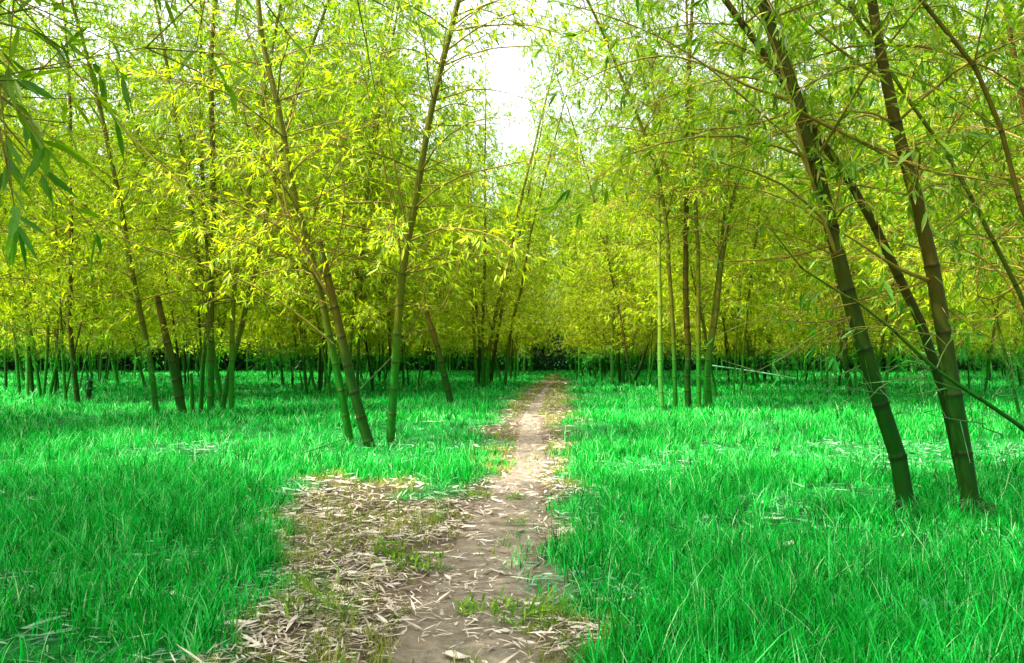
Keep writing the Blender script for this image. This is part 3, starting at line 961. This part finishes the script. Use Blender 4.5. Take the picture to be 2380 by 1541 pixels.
aa = rng.random((n, m)) * 6.283
f = z / ht[:, None]
LP = np.stack([x[:, None] + lx[:, None] * ht[:, None] * f ** 1.3 + rr * np.cos(aa), y[:, None] + ly[:, None] * ht[:, None] * f ** 1.3 + rr * np.sin(aa), z - .12 * rr ** 2], axis=-1).reshape(-1, 3)
LP = LP[~((np.abs(LP[:, 0] - path_x(LP[:, 1])) < 1.7) & (LP[:, 2] < 3.1))]
mm = len(LP)
D = norm(rng.normal(0, 1, (mm, 3)) * np.array([1, 1, .5]) + np.array([0, 0, -.25]))
blades(db, LP, D, norm(np.array([0, 0, 1.0]) + rng.normal(0, .5, (mm, 3))), rng.uniform(.25, .5, mm), rng.uniform(.07, .13, mm), rng.random(mm), 1, 1)
# added undergrowth, coloured dark as the deep shade closing the grove's far end
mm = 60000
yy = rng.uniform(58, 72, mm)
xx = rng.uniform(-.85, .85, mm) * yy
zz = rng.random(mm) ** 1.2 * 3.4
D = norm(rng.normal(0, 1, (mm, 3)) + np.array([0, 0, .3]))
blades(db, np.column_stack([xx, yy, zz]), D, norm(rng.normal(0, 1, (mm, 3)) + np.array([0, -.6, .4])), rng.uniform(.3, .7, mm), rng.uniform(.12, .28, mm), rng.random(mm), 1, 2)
dg = link("distant_bamboo_grove", db.mesh("distant_bamboo_grove", [M["culm"], M["leaf"], M["shade_shrub"]]))
tag(dg, "dense bamboo grove closing the far end behind the meadow, with deep shade coloured into its foot", "bamboo grove", None, "stuff")

# ------------------------------------------------------------------ ground, path
def zone_poly():
    px = [(1283, 868), (1240, 890), (1188, 930), (1142, 985), (1132, 1045), (1128, 1120), (1005, 1165), (915, 1120), (800, 1092), (690, 1120), (655, 1190), (622, 1290),
          (560, 1410), (500, 1541), (470, 1640), (1400, 1640), (1355, 1541), (1300, 1440), (1265, 1340), (1268, 1200), (1298, 1110), (1328, 1030), (1338, 980), (1332, 930), (1322, 890), (1296, 868)]
    return np.array([ground_at(a, b) for a, b in px])


ZP = zone_poly()


def dist_in_poly(x, y, poly):
    """signed distance to polygon, positive inside"""
    x, y = np.asarray(x, float), np.asarray(y, float)
    ins = np.zeros(x.shape, bool)
    dmin = np.full(x.shape, 1e9)
    for (x1, y1), (x2, y2) in zip(poly, np.roll(poly, -1, axis=0)):
        c = (y1 > y) != (y2 > y)
        with np.errstate(divide="ignore", invalid="ignore"):
            xi = (x2 - x1) * (y - y1) / (y2 - y1 + 1e-12) + x1
        ins ^= c & (x < xi)
        ex, ey = x2 - x1, y2 - y1
        t = np.clip(((x - x1) * ex + (y - y1) * ey) / (ex * ex + ey * ey + 1e-12), 0, 1)
        dmin = np.minimum(dmin, np.hypot(x - x1 - t * ex, y - y1 - t * ey))
    return np.where(ins, dmin, -dmin)


def zone(x, y):
    """1 = trodden, littered strip, 0 = grass"""
    d = dist_in_poly(x, y, ZP)
    w = .16 + .012 * np.asarray(y)
    return np.clip(.5 + (d + (fnoise(x, y, 2.3) - .5) * .95) / (2 * w), 0, 1)


TR_PX = [(1290, 866), (1280, 885), (1262, 915), (1235, 960), (1232, 1010), (1232, 1060), (1205, 1120), (1180, 1180), (1150, 1260), (1120, 1350), (1090, 1440), (1070, 1541), (1050, 1660)]
TR = np.array([ground_at(a, b) for a, b in TR_PX])
TR_W = np.array([.03, .05, .12, .19, .21, .22, .24, .30, .32, .33, .34, .36, .38])


def trail(x, y):
    """1 on the bare trodden soil"""
    o = np.argsort(TR[:, 1])
    cx = np.interp(y, TR[o, 1], TR[o, 0])
    w = np.interp(y, TR[o, 1], TR_W[o])
    return np.clip((w - np.abs(x - cx) + (fnoise(x, y, 3.0) - .5) * .35) / .18 + .5, 0, 1)


def ground_h(x, y):
    return .035 * (fnoise(x, y, .9) - .5) + .02 * (vnoise(x, y, 5.0) - .5) - .03 * trail(x, y)


xs = np.concatenate([-np.geomspace(400, 9, 16), np.linspace(-8.5, 8.5, 190), np.geomspace(9, 400, 16)])
ys = np.concatenate([-np.geomspace(300, 2, 9), np.linspace(-1, 1.9, 8), 2.0 * np.geomspace(1, 24, 230), np.geomspace(52, 800, 18)])
X, Yg = np.meshgrid(xs, ys)
x, y = X.ravel(), Yg.ravel()
near = (np.abs(x) < 9) & (y > 0) & (y < 50)
z = np.where(near, ground_h(x, y), 0.0)
gb = Buf()
W_ = len(xs)
i, j = np.meshgrid(np.arange(W_ - 1), np.arange(len(ys) - 1))
i, j = i.ravel(), j.ravel()
gb.add(np.column_stack([x, y, z]), np.stack([j * W_ + i, j * W_ + i + 1, (j + 1) * W_ + i + 1, (j + 1) * W_ + i], axis=1),
       np.column_stack([zone(x, y), np.where(near, trail(x, y), 0)]), 0, True)

m, nt, out = new_mat("meadow_soil")
g = G(nt)
zn, trl = g.attr("zone"), g.attr("trail")
n1, n2, n3 = g.noise(3.5, 6), g.noise(28, 6), g.noise(140, 3)
soil = g.ramp(n2, [(0.25, (0.08, 0.055, 0.038)), (0.5, (0.15, 0.108, 0.078)), (0.75, (0.22, 0.165, 0.125))])
soil = g.mix(g.mapr(n1, .4, .7, 0, .5), soil, (0.20, 0.145, 0.10))
soil = g.mix(g.mapr(n3, .55, .7, 0, .5), soil, (0.28, 0.22, 0.17))
lit = g.ramp(n2, [(0.3, (0.035, 0.025, 0.014)), (0.5, (0.085, 0.062, 0.038)), (0.7, (0.16, 0.12, 0.08))])
turf = g.ramp(n2, [(0.25, (0.004, 0.07, 0.015)), (0.5, (0.006, 0.12, 0.015)), (0.68, (0.03, 0.22, 0.05)), (0.8, (0.16, 0.36, 0.17))])
c = g.mix(zn, turf, lit)
c = g.mix(trl, c, soil)
p = g.n("ShaderNodeBsdfPrincipled")
p.inputs["Roughness"].default_value = .95
p.inputs["Specular IOR Level"].default_value = .1
g.put(p.inputs["Base Color"], c)
bp = g.n("ShaderNodeBump")
bp.inputs["Strength"].default_value = .7
bp.inputs["Distance"].default_value = .02
g.put(bp.inputs["Height"], g.math("ADD", n2, g.math("MULTIPLY", n3, .5)))
g.put(p.inputs["Normal"], bp.outputs[0])
g.put(out.inputs[0], p.outputs[0])
gr = link("ground", gb.mesh("ground", [m], ("zone", "trail")))
tag(gr, None, None, None, "structure")

# the trodden path: a thin sheet of bare soil just above the ground
po = np.argsort(TR[:, 1])
py = np.concatenate([np.geomspace(1.6, 33, 170)])
pc = np.interp(py, TR[po, 1], TR[po, 0])
pw = np.interp(py, TR[po, 1], TR_W[po])
K = 13
u = np.linspace(-1, 1, K)
edge = 1 + .35 * (fnoise(py, py * 0 + 3, 2.2) - .5)[:, None] * (u < 0) + .35 * (fnoise(py, py * 0 + 9, 2.2) - .5)[:, None] * (u > 0)
PX = pc[:, None] + pw[:, None] * .85 * u[None] * edge
PY = np.repeat(py[:, None], K, axis=1)
PZ = ground_h(PX, PY) + .010 - .016 * np.abs(u[None]) ** 4
pb = Buf()
i, j = np.meshgrid(np.arange(K - 1), np.arange(len(py) - 1))
i, j = i.ravel(), j.ravel()
pb.add(np.column_stack([PX.ravel(), PY.ravel(), PZ.ravel()]), np.stack([j * K + i, j * K + i + 1, (j + 1) * K + i + 1, (j + 1) * K + i], axis=1), None, 0, True)
m, nt, out = new_mat("path_soil")
g = G(nt)
n1, n2, n3 = g.noise(4, 6), g.noise(24, 8, rough=.65), g.noise(170, 3)
c = g.ramp(n2, [(0.28, (0.090, 0.066, 0.045)), (0.5, (0.20, 0.165, 0.122)), (0.72, (0.27, 0.22, 0.165))])
c = g.mix(g.mapr(n1, .42, .68, 0, .6), c, (0.19, 0.145, 0.10))
c = g.mix(g.mapr(n3, .58, .68, 0, .6), c, (0.30, 0.24, 0.19))
p = g.n("ShaderNodeBsdfPrincipled")
p.inputs["Roughness"].default_value = .95
p.inputs["Specular IOR Level"].default_value = .1
g.put(p.inputs["Base Color"], c)
bp = g.n("ShaderNodeBump")
bp.inputs["Strength"].default_value = .8
bp.inputs["Distance"].default_value = .015
g.put(bp.inputs["Height"], g.math("ADD", n2, g.math("MULTIPLY", n3, .4)))
g.put(p.inputs["Normal"], bp.outputs[0])
g.put(out.inputs[0], p.outputs[0])
pt = link("path", pb.mesh("path", [m]))
tag(pt, None, None, None, "structure")


# ------------------------------------------------------------------ grass
def scatter(rng, y0, y1, dens, margin=.74):
    side = 1.4
    area = margin * (y1 * y1 - y0 * y0) + 2 * side * (y1 - y0)
    n = int(area * dens * 1.0)
    y = rng.uniform(y0, y1, n * 3)
    y = y[rng.random(n * 3) < (margin * y + side) / (margin * y1 + side)][:n]
    x = rng.uniform(-1, 1, len(y)) * (margin * y + side)
    return x, y


rng = np.random.default_rng(21)
gbuf = Buf()


def grass_band(y0, y1, tufts, per, hgt, wid, segs):
    x, y = scatter(rng, y0, y1, tufts)
    zn, tr = zone(x, y), trail(x, y)
    patch = fnoise(x, y, .8)
    pr = np.clip(.62 + 3.4 * (patch - .5), .14, 1) * (1 - np.where(y > 6.5, .28, .52) * np.clip(zn * 1.3, 0, 1)) * (1 - .92 * tr)
    k = rng.random(len(x)) < pr
    x, y, zn, patch = x[k], y[k], zn[k], patch[k]
    n = len(x)
    tone_t = rng.normal(.43, .22, n)
    hs = hgt * rng.uniform(.5, 1.25, n) * (.65 + .7 * patch) * (1 - .5 * np.clip(zn * 1.4, 0, 1))
    x = np.repeat(x, per) + rng.normal(0, .018 + .0012 * y0, n * per)
    y = np.repeat(y, per) + rng.normal(0, .018 + .0012 * y0, n * per)
    N = len(x)
    h = np.repeat(hs, per) * rng.uniform(.45, 1.25, N) * np.where(rng.random(N) < .03, 1.7, 1.0)
    t = np.clip(np.repeat(tone_t, per) + rng.normal(0, .17, N), 0, .9)
    pale = rng.random(N) < (.07 if y0 < 7 else .12)
    t = np.where(pale, rng.uniform(.9, 1, N), t)
    dry = np.clip((zone(x, y) - .42) * 3.2, 0, 1)
    az = rng.random(N) * 6.283
    lean = rng.uniform(.05, .75, N) * h
    bend = rng.uniform(.1, .9, N)
    w = wid * rng.uniform(.6, 1.35, N)
    dx, dy = np.cos(az), np.sin(az)
    tw = rng.normal(0, .5, N)
    sx, sy = -np.sin(az + tw), np.cos(az + tw)
    z0 = ground_h(x, y) - .01
    us = np.linspace(0, 1, segs + 1)
    rows = []
    for u_ in us:
        hor = lean * (u_ * .35 + u_ ** 2 * .65 * (1 + bend))
        zz = z0 + h * (u_ - .28 * bend * u_ ** 3)
        cx_, cy_ = x + dx * hor, y + dy * hor
        ww = w * (1 - u_ ** 1.7) * .5
        if u_ < 1:
            rows.append(np.column_stack([cx_ - sx * ww, cy_ - sy * ww, zz]))
            rows.append(np.column_stack([cx_ + sx * ww, cy_ + sy * ww, zz]))
        else:
            rows.append(np.column_stack([cx_, cy_, zz]))
    V = np.stack(rows, axis=1)
    k = V.shape[1]
    base = np.arange(N)[:, None, None] * k
    A = np.column_stack([np.repeat(t, k), np.repeat(dry, k)])
    n0 = gbuf.n
    tri = np.array([[2 * segs - 2, 2 * segs - 1, 2 * segs]])
    gbuf.add(V.reshape(-1, 3), (base + tri).reshape(-1, 3), A, 0)
    q = np.array([[2 * a, 2 * a + 1, 2 * a + 3, 2 * a + 2] for a in range(segs - 1)])
    q = (base + q).reshape(-1, 4) + n0
    gbuf.loops.append(q.ravel())
    gbuf.sizes.append(np.full(len(q), 4))
    gbuf.mi.append(np.zeros(len(q), int))
    gbuf.smooth.append(np.zeros(len(q), bool))


grass_band(2.0, 4.2, 760, 11, .15, .0052, 4)
grass_band(4.2, 7.5, 420, 10, .145, .0065, 3)
grass_band(7.5, 13, 190, 9, .15, .009, 3)
grass_band(13, 24, 70, 9, .16, .014, 2)
grass_band(24, 60, 18, 9, .18, .028, 2)
go = link("grass", gbuf.mesh("grass", [M["grass"]]))
tag(go, "bright emerald meadow grass growing in tufts on both sides of the path", "grass", None, "stuff")

# ------------------------------------------------------------------ litter: dry sheaths and leaves
lbuf, l2buf = Buf(), Buf()


def litter_band(y0, y1, dens_zone, dens_grass, ln, wd):
    x, y = scatter(rng, y0, y1, max(dens_zone, dens_grass))
    zn, tr = zone(x, y), trail(x, y)
    mx = max(dens_zone, dens_grass)
    cl = fnoise(x, y, 1.1)
    pr = (zn * dens_zone * (1 - .68 * tr) + (1 - zn) * dens_grass) / mx * np.clip(2.6 * (cl - .2), .1, 1.5)
    k = rng.random(len(x)) < pr
    x, y, zn = x[k], y[k], zn[k]
    n = len(x)
    az = rng.random(n) * 6.283
    pitch = rng.normal(.05, .13, n)
    D = np.column_stack([np.cos(az) * np.cos(pitch), np.sin(az) * np.cos(pitch), np.sin(pitch)])
    Nn = norm(np.array([0, 0, 1.0]) + rng.normal(0, .30, (n, 3)))
    L = ln * np.clip(rng.lognormal(-.1, .55, n), .3, 2.6)
    W = wd * np.clip(rng.lognormal(-.1, .5, n), .35, 2.2) * np.clip(L / ln, .6, 1.6) ** .5
    P = np.column_stack([x, y, ground_h(x, y) + rng.uniform(.008, .03, n)])
    tone = np.clip(rng.beta(2.2, 1.8, n), 0, 1)
    a = zn > .5
    for bf, s_ in ((lbuf, a), (l2buf, ~a)):
        blades(bf, P[s_], D[s_], Nn[s_], L[s_], W[s_], tone[s_], 0 if y0 < 8 else 1, 0, np.clip(zn[s_] * 1.6 - .3, 0, 1), curl=.10)


litter_band(2.0, 5.0, 2700, 560, .056, .0072)
litter_band(2.0, 6.5, 170, 110, .088, .0125)
litter_band(5.0, 10, 800, 260, .075, .012)
litter_band(10, 24, 160, 14, .08, .018)
litter_band(24, 40, 14, 1, .10, .03)
o = link("leaf_litter", lbuf.mesh("leaf_litter", [M["litter"]]))
tag(o, "tan fallen bamboo leaves and sheaths scattered on and beside the path", "leaf litter", None, "stuff")
o = link("leaf_litter", l2buf.mesh("leaf_litter", [M["litter"]]))
tag(o, "pale mint fallen leaves lying under the meadow grass", "leaf litter", None, "stuff")


# ------------------------------------------------------------------ single things on the ground
def sheath(px, py, L, W, az, curl, dry, label, tone=.9):
    """a curled dry culm sheath: a cupped blade with thickness"""
    L, W = L * .75, W * .75
    gx, gy = ground_at(px, py)
    b = Buf()
    nu, nv = 11, 7
    vs = []
    for side_ in (0, 1):
        for a in range(nu):
            u_ = a / (nu - 1)
            w = W * (math.sin(math.pi * min(1, u_ * .9 + .1)) ** .7) * (1 - .2 * u_) + .003
            for c_ in range(nv):
                t_ = (c_ / (nv - 1) - .5) * 2
                ang = t_ * curl
                r = w / max(curl, .2)
                vs.append(((u_ - .5) * L, math.sin(ang) * r, r * (1 - math.cos(ang)) + .05 * L * (u_ - .5) ** 2 * 4 + .012 * math.sin(7 * u_ + c_) * .3 - side_ * .0022))
    vs = np.array(vs)
    f = []
    o2 = nu * nv
    for a in range(nu - 1):
        for c_ in range(nv - 1):
            q = (a * nv + c_, (a + 1) * nv + c_, (a + 1) * nv + c_ + 1, a * nv + c_ + 1)
            f.append(q)
            f.append(tuple(o2 + k for k in reversed(q)))
    rim = [a * nv for a in range(nu)] + [(nu - 1) * nv + c_ for c_ in range(1, nv)] + [a * nv + nv - 1 for a in range(nu - 2, -1, -1)] + [c_ for c_ in range(nv - 2, 0, -1)]
    for k in range(len(rim)):
        a, c_ = rim[k], rim[(k + 1) % len(rim)]
        f.append((c_, a, a + o2, c_ + o2))
    b.add(vs, np.array(f), np.column_stack([np.full(len(vs), tone) - .25 * np.abs(vs[:, 0]) / L, np.full(len(vs), dry)]), 0, True)
    o = link("dry_sheath", b.mesh("dry_sheath", [M["litter"]]), None, (gx, gy, float(ground_h(np.array([gx]), np.array([gy]))[0]) + .022))
    o.rotation_euler = (0.06, -0.05, az)
    tag(o, label, "bamboo sheath", "dry sheaths lying on the ground")


sheath(1092, 1221, .13, .034, .4, 1.0, 1, "pale cupped sheath lying alone on the bare soil of the path")
sheath(1130, 1254, .17, .012, -.15, .9, 1, "narrow pale sheath just in front of the cupped one on the path")
sheath(1210, 1232, .13, .022, 1.3, 1.1, 1, "brown upright curled sheath at the right rim of the path", .35)
sheath(1010, 1285, .30, .014, .05, .9, 1, "long thin straw strip lying across the litter left of the path")
sheath(1062, 1518, .15, .026, -.5, .7, 1, "white broad sheath in the front litter at the foot of the picture")
sheath(1195, 1398, .15, .012, .9, .8, 1, "stick like dry sheath slanting up at the right of the path front", .6)
sheath(870, 1250, .20, .030, -.1, 1.0, 1, "broad tan sheath among the litter mat left of the path", .7)
sheath(700, 1260, .15, .03, .5, 1.2, 1, "rolled brown sheath on the left of the litter mat", .4)
sheath(880, 1327, .13, .03, .9, 1.1, 1, "pinkish curled sheath in the middle of the litter mat")
sheath(1240, 1405, .12, .02, .3, .9, 1, "small pale sheath near the green weeds on the right of the path")
sheath(560, 1462, .18, .03, .1, .7, 1, "flat whitish sheath on the front left rim of the litter")
sheath(1425, 1405, .26, .03, .12, .9, .8, "long buff sheath half under grass right of the path front", .8)
sheath(1835, 1275, .18, .035, .9, 1.0, .4, "large cream sheath standing in grass left of the foreground trunks")
sheath(1800, 1215, .22, .03, .2, .9, .2, "bright minty sheath lying in sunlit grass right of the path")
sheath(2090, 1300, .24, .034, .1, .9, 0, "long green tinged sheath at the feet of the foreground trunks", .5)
sheath(225, 1372, .16, .03, .2, .8, 0, "pale mint sheath in the front left grass")
sheath(330, 1305, .20, .02, .1, .8, 0, "narrow mint strip lying in grass at left", .8)
sheath(475, 1052, .28, .05, .1, .8, .15, "pale sheath catching the sun in the left meadow")
sheath(1010, 985, .5, .05, .1, .8, .2, "long whitish husk in the grass left of the narrow path", .95)
sheath(1250, 968, .25, .03, .3, 1.2, 1, "ochre curled husk beside the narrow part of the path", .3)

# weeds on the path
rng = np.random.default_rng(9)


def weed(px, py, rad_, n, hgt, label, ll=.05, lw=.011):
    gx, gy = ground_at(px, py)
    r = rad_ * np.sqrt(rng.random(n))
    a = rng.random(n) * 6.283
    P = np.column_stack([r * np.cos(a) * 1.5, r * np.sin(a), rng.random(n) ** 1.4 * hgt])
    az = rng.random(n) * 6.283
    el = rng.uniform(.1, 1.2, n)
    D = np.column_stack([np.cos(az) * np.cos(el), np.sin(az) * np.cos(el), np.sin(el)])
    b = Buf()
    blades(b, P, D, norm(np.array([0, 0, 1.0]) + rng.normal(0, .4, (n, 3))), ll * rng.uniform(.6, 1.4, n), lw * rng.uniform(.7, 1.3, n), rng.random(n), 0)
    stems = np.stack([np.column_stack([P[:, 0], P[:, 1], np.zeros(n) - .02]), P], axis=1)
    tubes(b, stems[::2], np.full((len(stems[::2]), 2), .0012), 3, 0)
    o = link("weed_clump", b.mesh("weed_clump", [M["weed"]]), None, (gx, gy, float(ground_h(np.array([gx]), np.array([gy]))[0])))
    tag(o, label, "weed", "green weeds sprouting on the path")


weed(960, 1318, .13, 150, .06, "bright green weed clump sprawling in the middle of the litter mat")
weed(905, 1290, .07, 60, .08, "smaller leafy weed behind the sprawling clump on the litter mat")
weed(1150, 1408, .11, 110, .04, "low green weeds on the right half of the path front")
weed(1250, 1440, .10, 120, .09, "taller weed tuft at the right rim of the path front", .08, .008)
weed(1195, 1152, .06, 45, .04, "little weed on bare soil in the narrowing path")
weed(1200, 1215, .05, 40, .05, "small grass sprig right of the cupped sheath", .06, .006)
weed(740, 1440, .10, 90, .12, "stringy weed among litter at the front left of the path", .12, .007)
weed(1015, 1210, .05, 50, .09, "spiky weed at the left of the cupped sheath", .10, .006)
weed(1105, 1150, .09, 80, .05, "fresh green weed where the litter meets the grass corner", .05, .009)

# fallen pole and dead sticks
def stick(name, pxs, Ys, r, label, cat, mat, group=None):
    pts = [at(a, b, q) for (a, b), q in zip(pxs, Ys)]
    for p_ in pts:
        p_[2] = max(p_[2], .03)
    c = catmull(pts, .12)
    b = Buf()
    culm_mesh(b, c - c[0], r, .3, 8, .4)
    o = link(name, b.mesh(name, [M[mat]], ("node", "dry")), None, c[0])
    tag(o, label, cat, group)


stick("fallen_pole", [(1640, 848), (1730, 860), (1800, 871), (1850, 880)], [27, 26.5, 26, 24.5], .03, "bleached bamboo pole lying slantwise in the shade right of the path clump", "pole", "dry_pole")
stick("dead_stick", [(640, 1075), (730, 1045), (800, 1020)], [8.0, 8.4, 8.8], .008, "thin dark stick lying in grass before the clump left of the path", "stick", "bush")

# bushy stub in the far left grass
rootp = at(205, 925, 19.4)
rootp[2] = 0
st = empty("broken_stub", rootp, "short broken stub sprouting leafy shoots in the far left grass", "stump")
b = Buf()
culm_mesh(b, catmull([(0, 0, -.05), (.02, 0, .25), (.05, 0, .5)], .1), .07, .25, 9, .3)
link("trunk", b.mesh("trunk", [M["culm_brown"]], ("node", "dry")), st)
b = Buf()
n = 160
P = np.column_stack([rng.normal(.03, .09, n), rng.normal(0, .09, n), rng.uniform(.12, .62, n)])
blades(b, P, norm(rng.normal(0, 1, (n, 3))), norm(rng.normal(0, 1, (n, 3)) + np.array([0, 0, 1.0])), rng.uniform(.06, .13, n), rng.uniform(.015, .03, n), rng.random(n) * .4, 1)
link("shoots", b.mesh("shoots", [M["bush"]]), st)

# crumpled clear wrapper in the right foreground grass
gx, gy = ground_at(2180, 1437)
b = Buf()
nu, nv = 12, 8
uu, vv = np.meshgrid(np.linspace(-.5, .5, nu), np.linspace(-.5, .5, nv), indexing="ij")
P = np.column_stack([uu.ravel() * .12, vv.ravel() * .07, .05 + .018 * np.sin(uu * 19 + vv * 9).ravel() + .014 * np.cos(vv * 23 - uu * 7).ravel()])
i, j = np.meshgrid(np.arange(nu - 1), np.arange(nv - 1))
i, j = i.ravel(), j.ravel()
b.add(P, np.stack([i * nv + j, (i + 1) * nv + j, (i + 1) * nv + j + 1, i * nv + j + 1], axis=1))
m, nt, out = new_mat("clear_plastic")
g = G(nt)
p = g.n("ShaderNodeBsdfPrincipled")
p.inputs["Base Color"].default_value = (.45, .72, .70, 1)
p.inputs["Roughness"].default_value = .12
p.inputs["Transmission Weight"].default_value = .5
p.inputs["IOR"].default_value = 1.2
g.put(out.inputs[0], p.outputs[0])
o = link("plastic_wrapper", b.mesh("plastic_wrapper", [m]), None, (gx, gy, 0))
sm = o.modifiers.new("thickness", "SOLIDIFY")
sm.thickness = .0015
tag(o, "crumpled clear bluish plastic wrapper lying in the front right grass", "wrapper")

# ------------------------------------------------------------------ light
EL, AZ = math.radians(58), math.radians(-108)     # azimuth from +Y (ahead) towards +X
sd_ = Vector((math.sin(AZ) * math.cos(EL), math.cos(AZ) * math.cos(EL), math.sin(EL)))
sun_d = bpy.data.lights.new("sun", "SUN")
sun_d.energy = 2.9
sun_d.angle = math.radians(.6)
sun_d.color = (1.0, .95, .86)
sun = bpy.data.objects.new("sun", sun_d)
COL.objects.link(sun)
sun.rotation_euler = sd_.to_track_quat("Z", "Y").to_euler()
w = bpy.data.worlds.new("World")
scene.world = w
w.use_nodes = True
nt = w.node_tree
sky = nt.nodes.new("ShaderNodeTexSky")
sky.sky_type = "NISHITA"
sky.sun_disc = False
sky.sun_elevation = EL
sky.sun_rotation = AZ
sky.air_density = 1.0
sky.dust_density = 5.0
sky.ozone_density = 1.0
hs = nt.nodes.new("ShaderNodeHueSaturation")
hs.inputs["Saturation"].default_value = .25
nt.links.new(sky.outputs[0], hs.inputs["Color"])
nt.links.new(hs.outputs[0], nt.nodes["Background"].inputs[0])
nt.nodes["Background"].inputs[1].default_value = .15

vs = scene.view_settings
vs.view_transform = "Standard"
vs.look = "None"
vs.exposure = 2.22
vs.gamma = 1.0
cy = scene.cycles
cy.max_bounces = 8
cy.diffuse_bounces = 5
cy.transmission_bounces = 5
cy.glossy_bounces = 2
cy.transparent_max_bounces = 4
cy.caustics_reflective = False
cy.caustics_refractive = False
cy.sample_clamp_indirect = 8
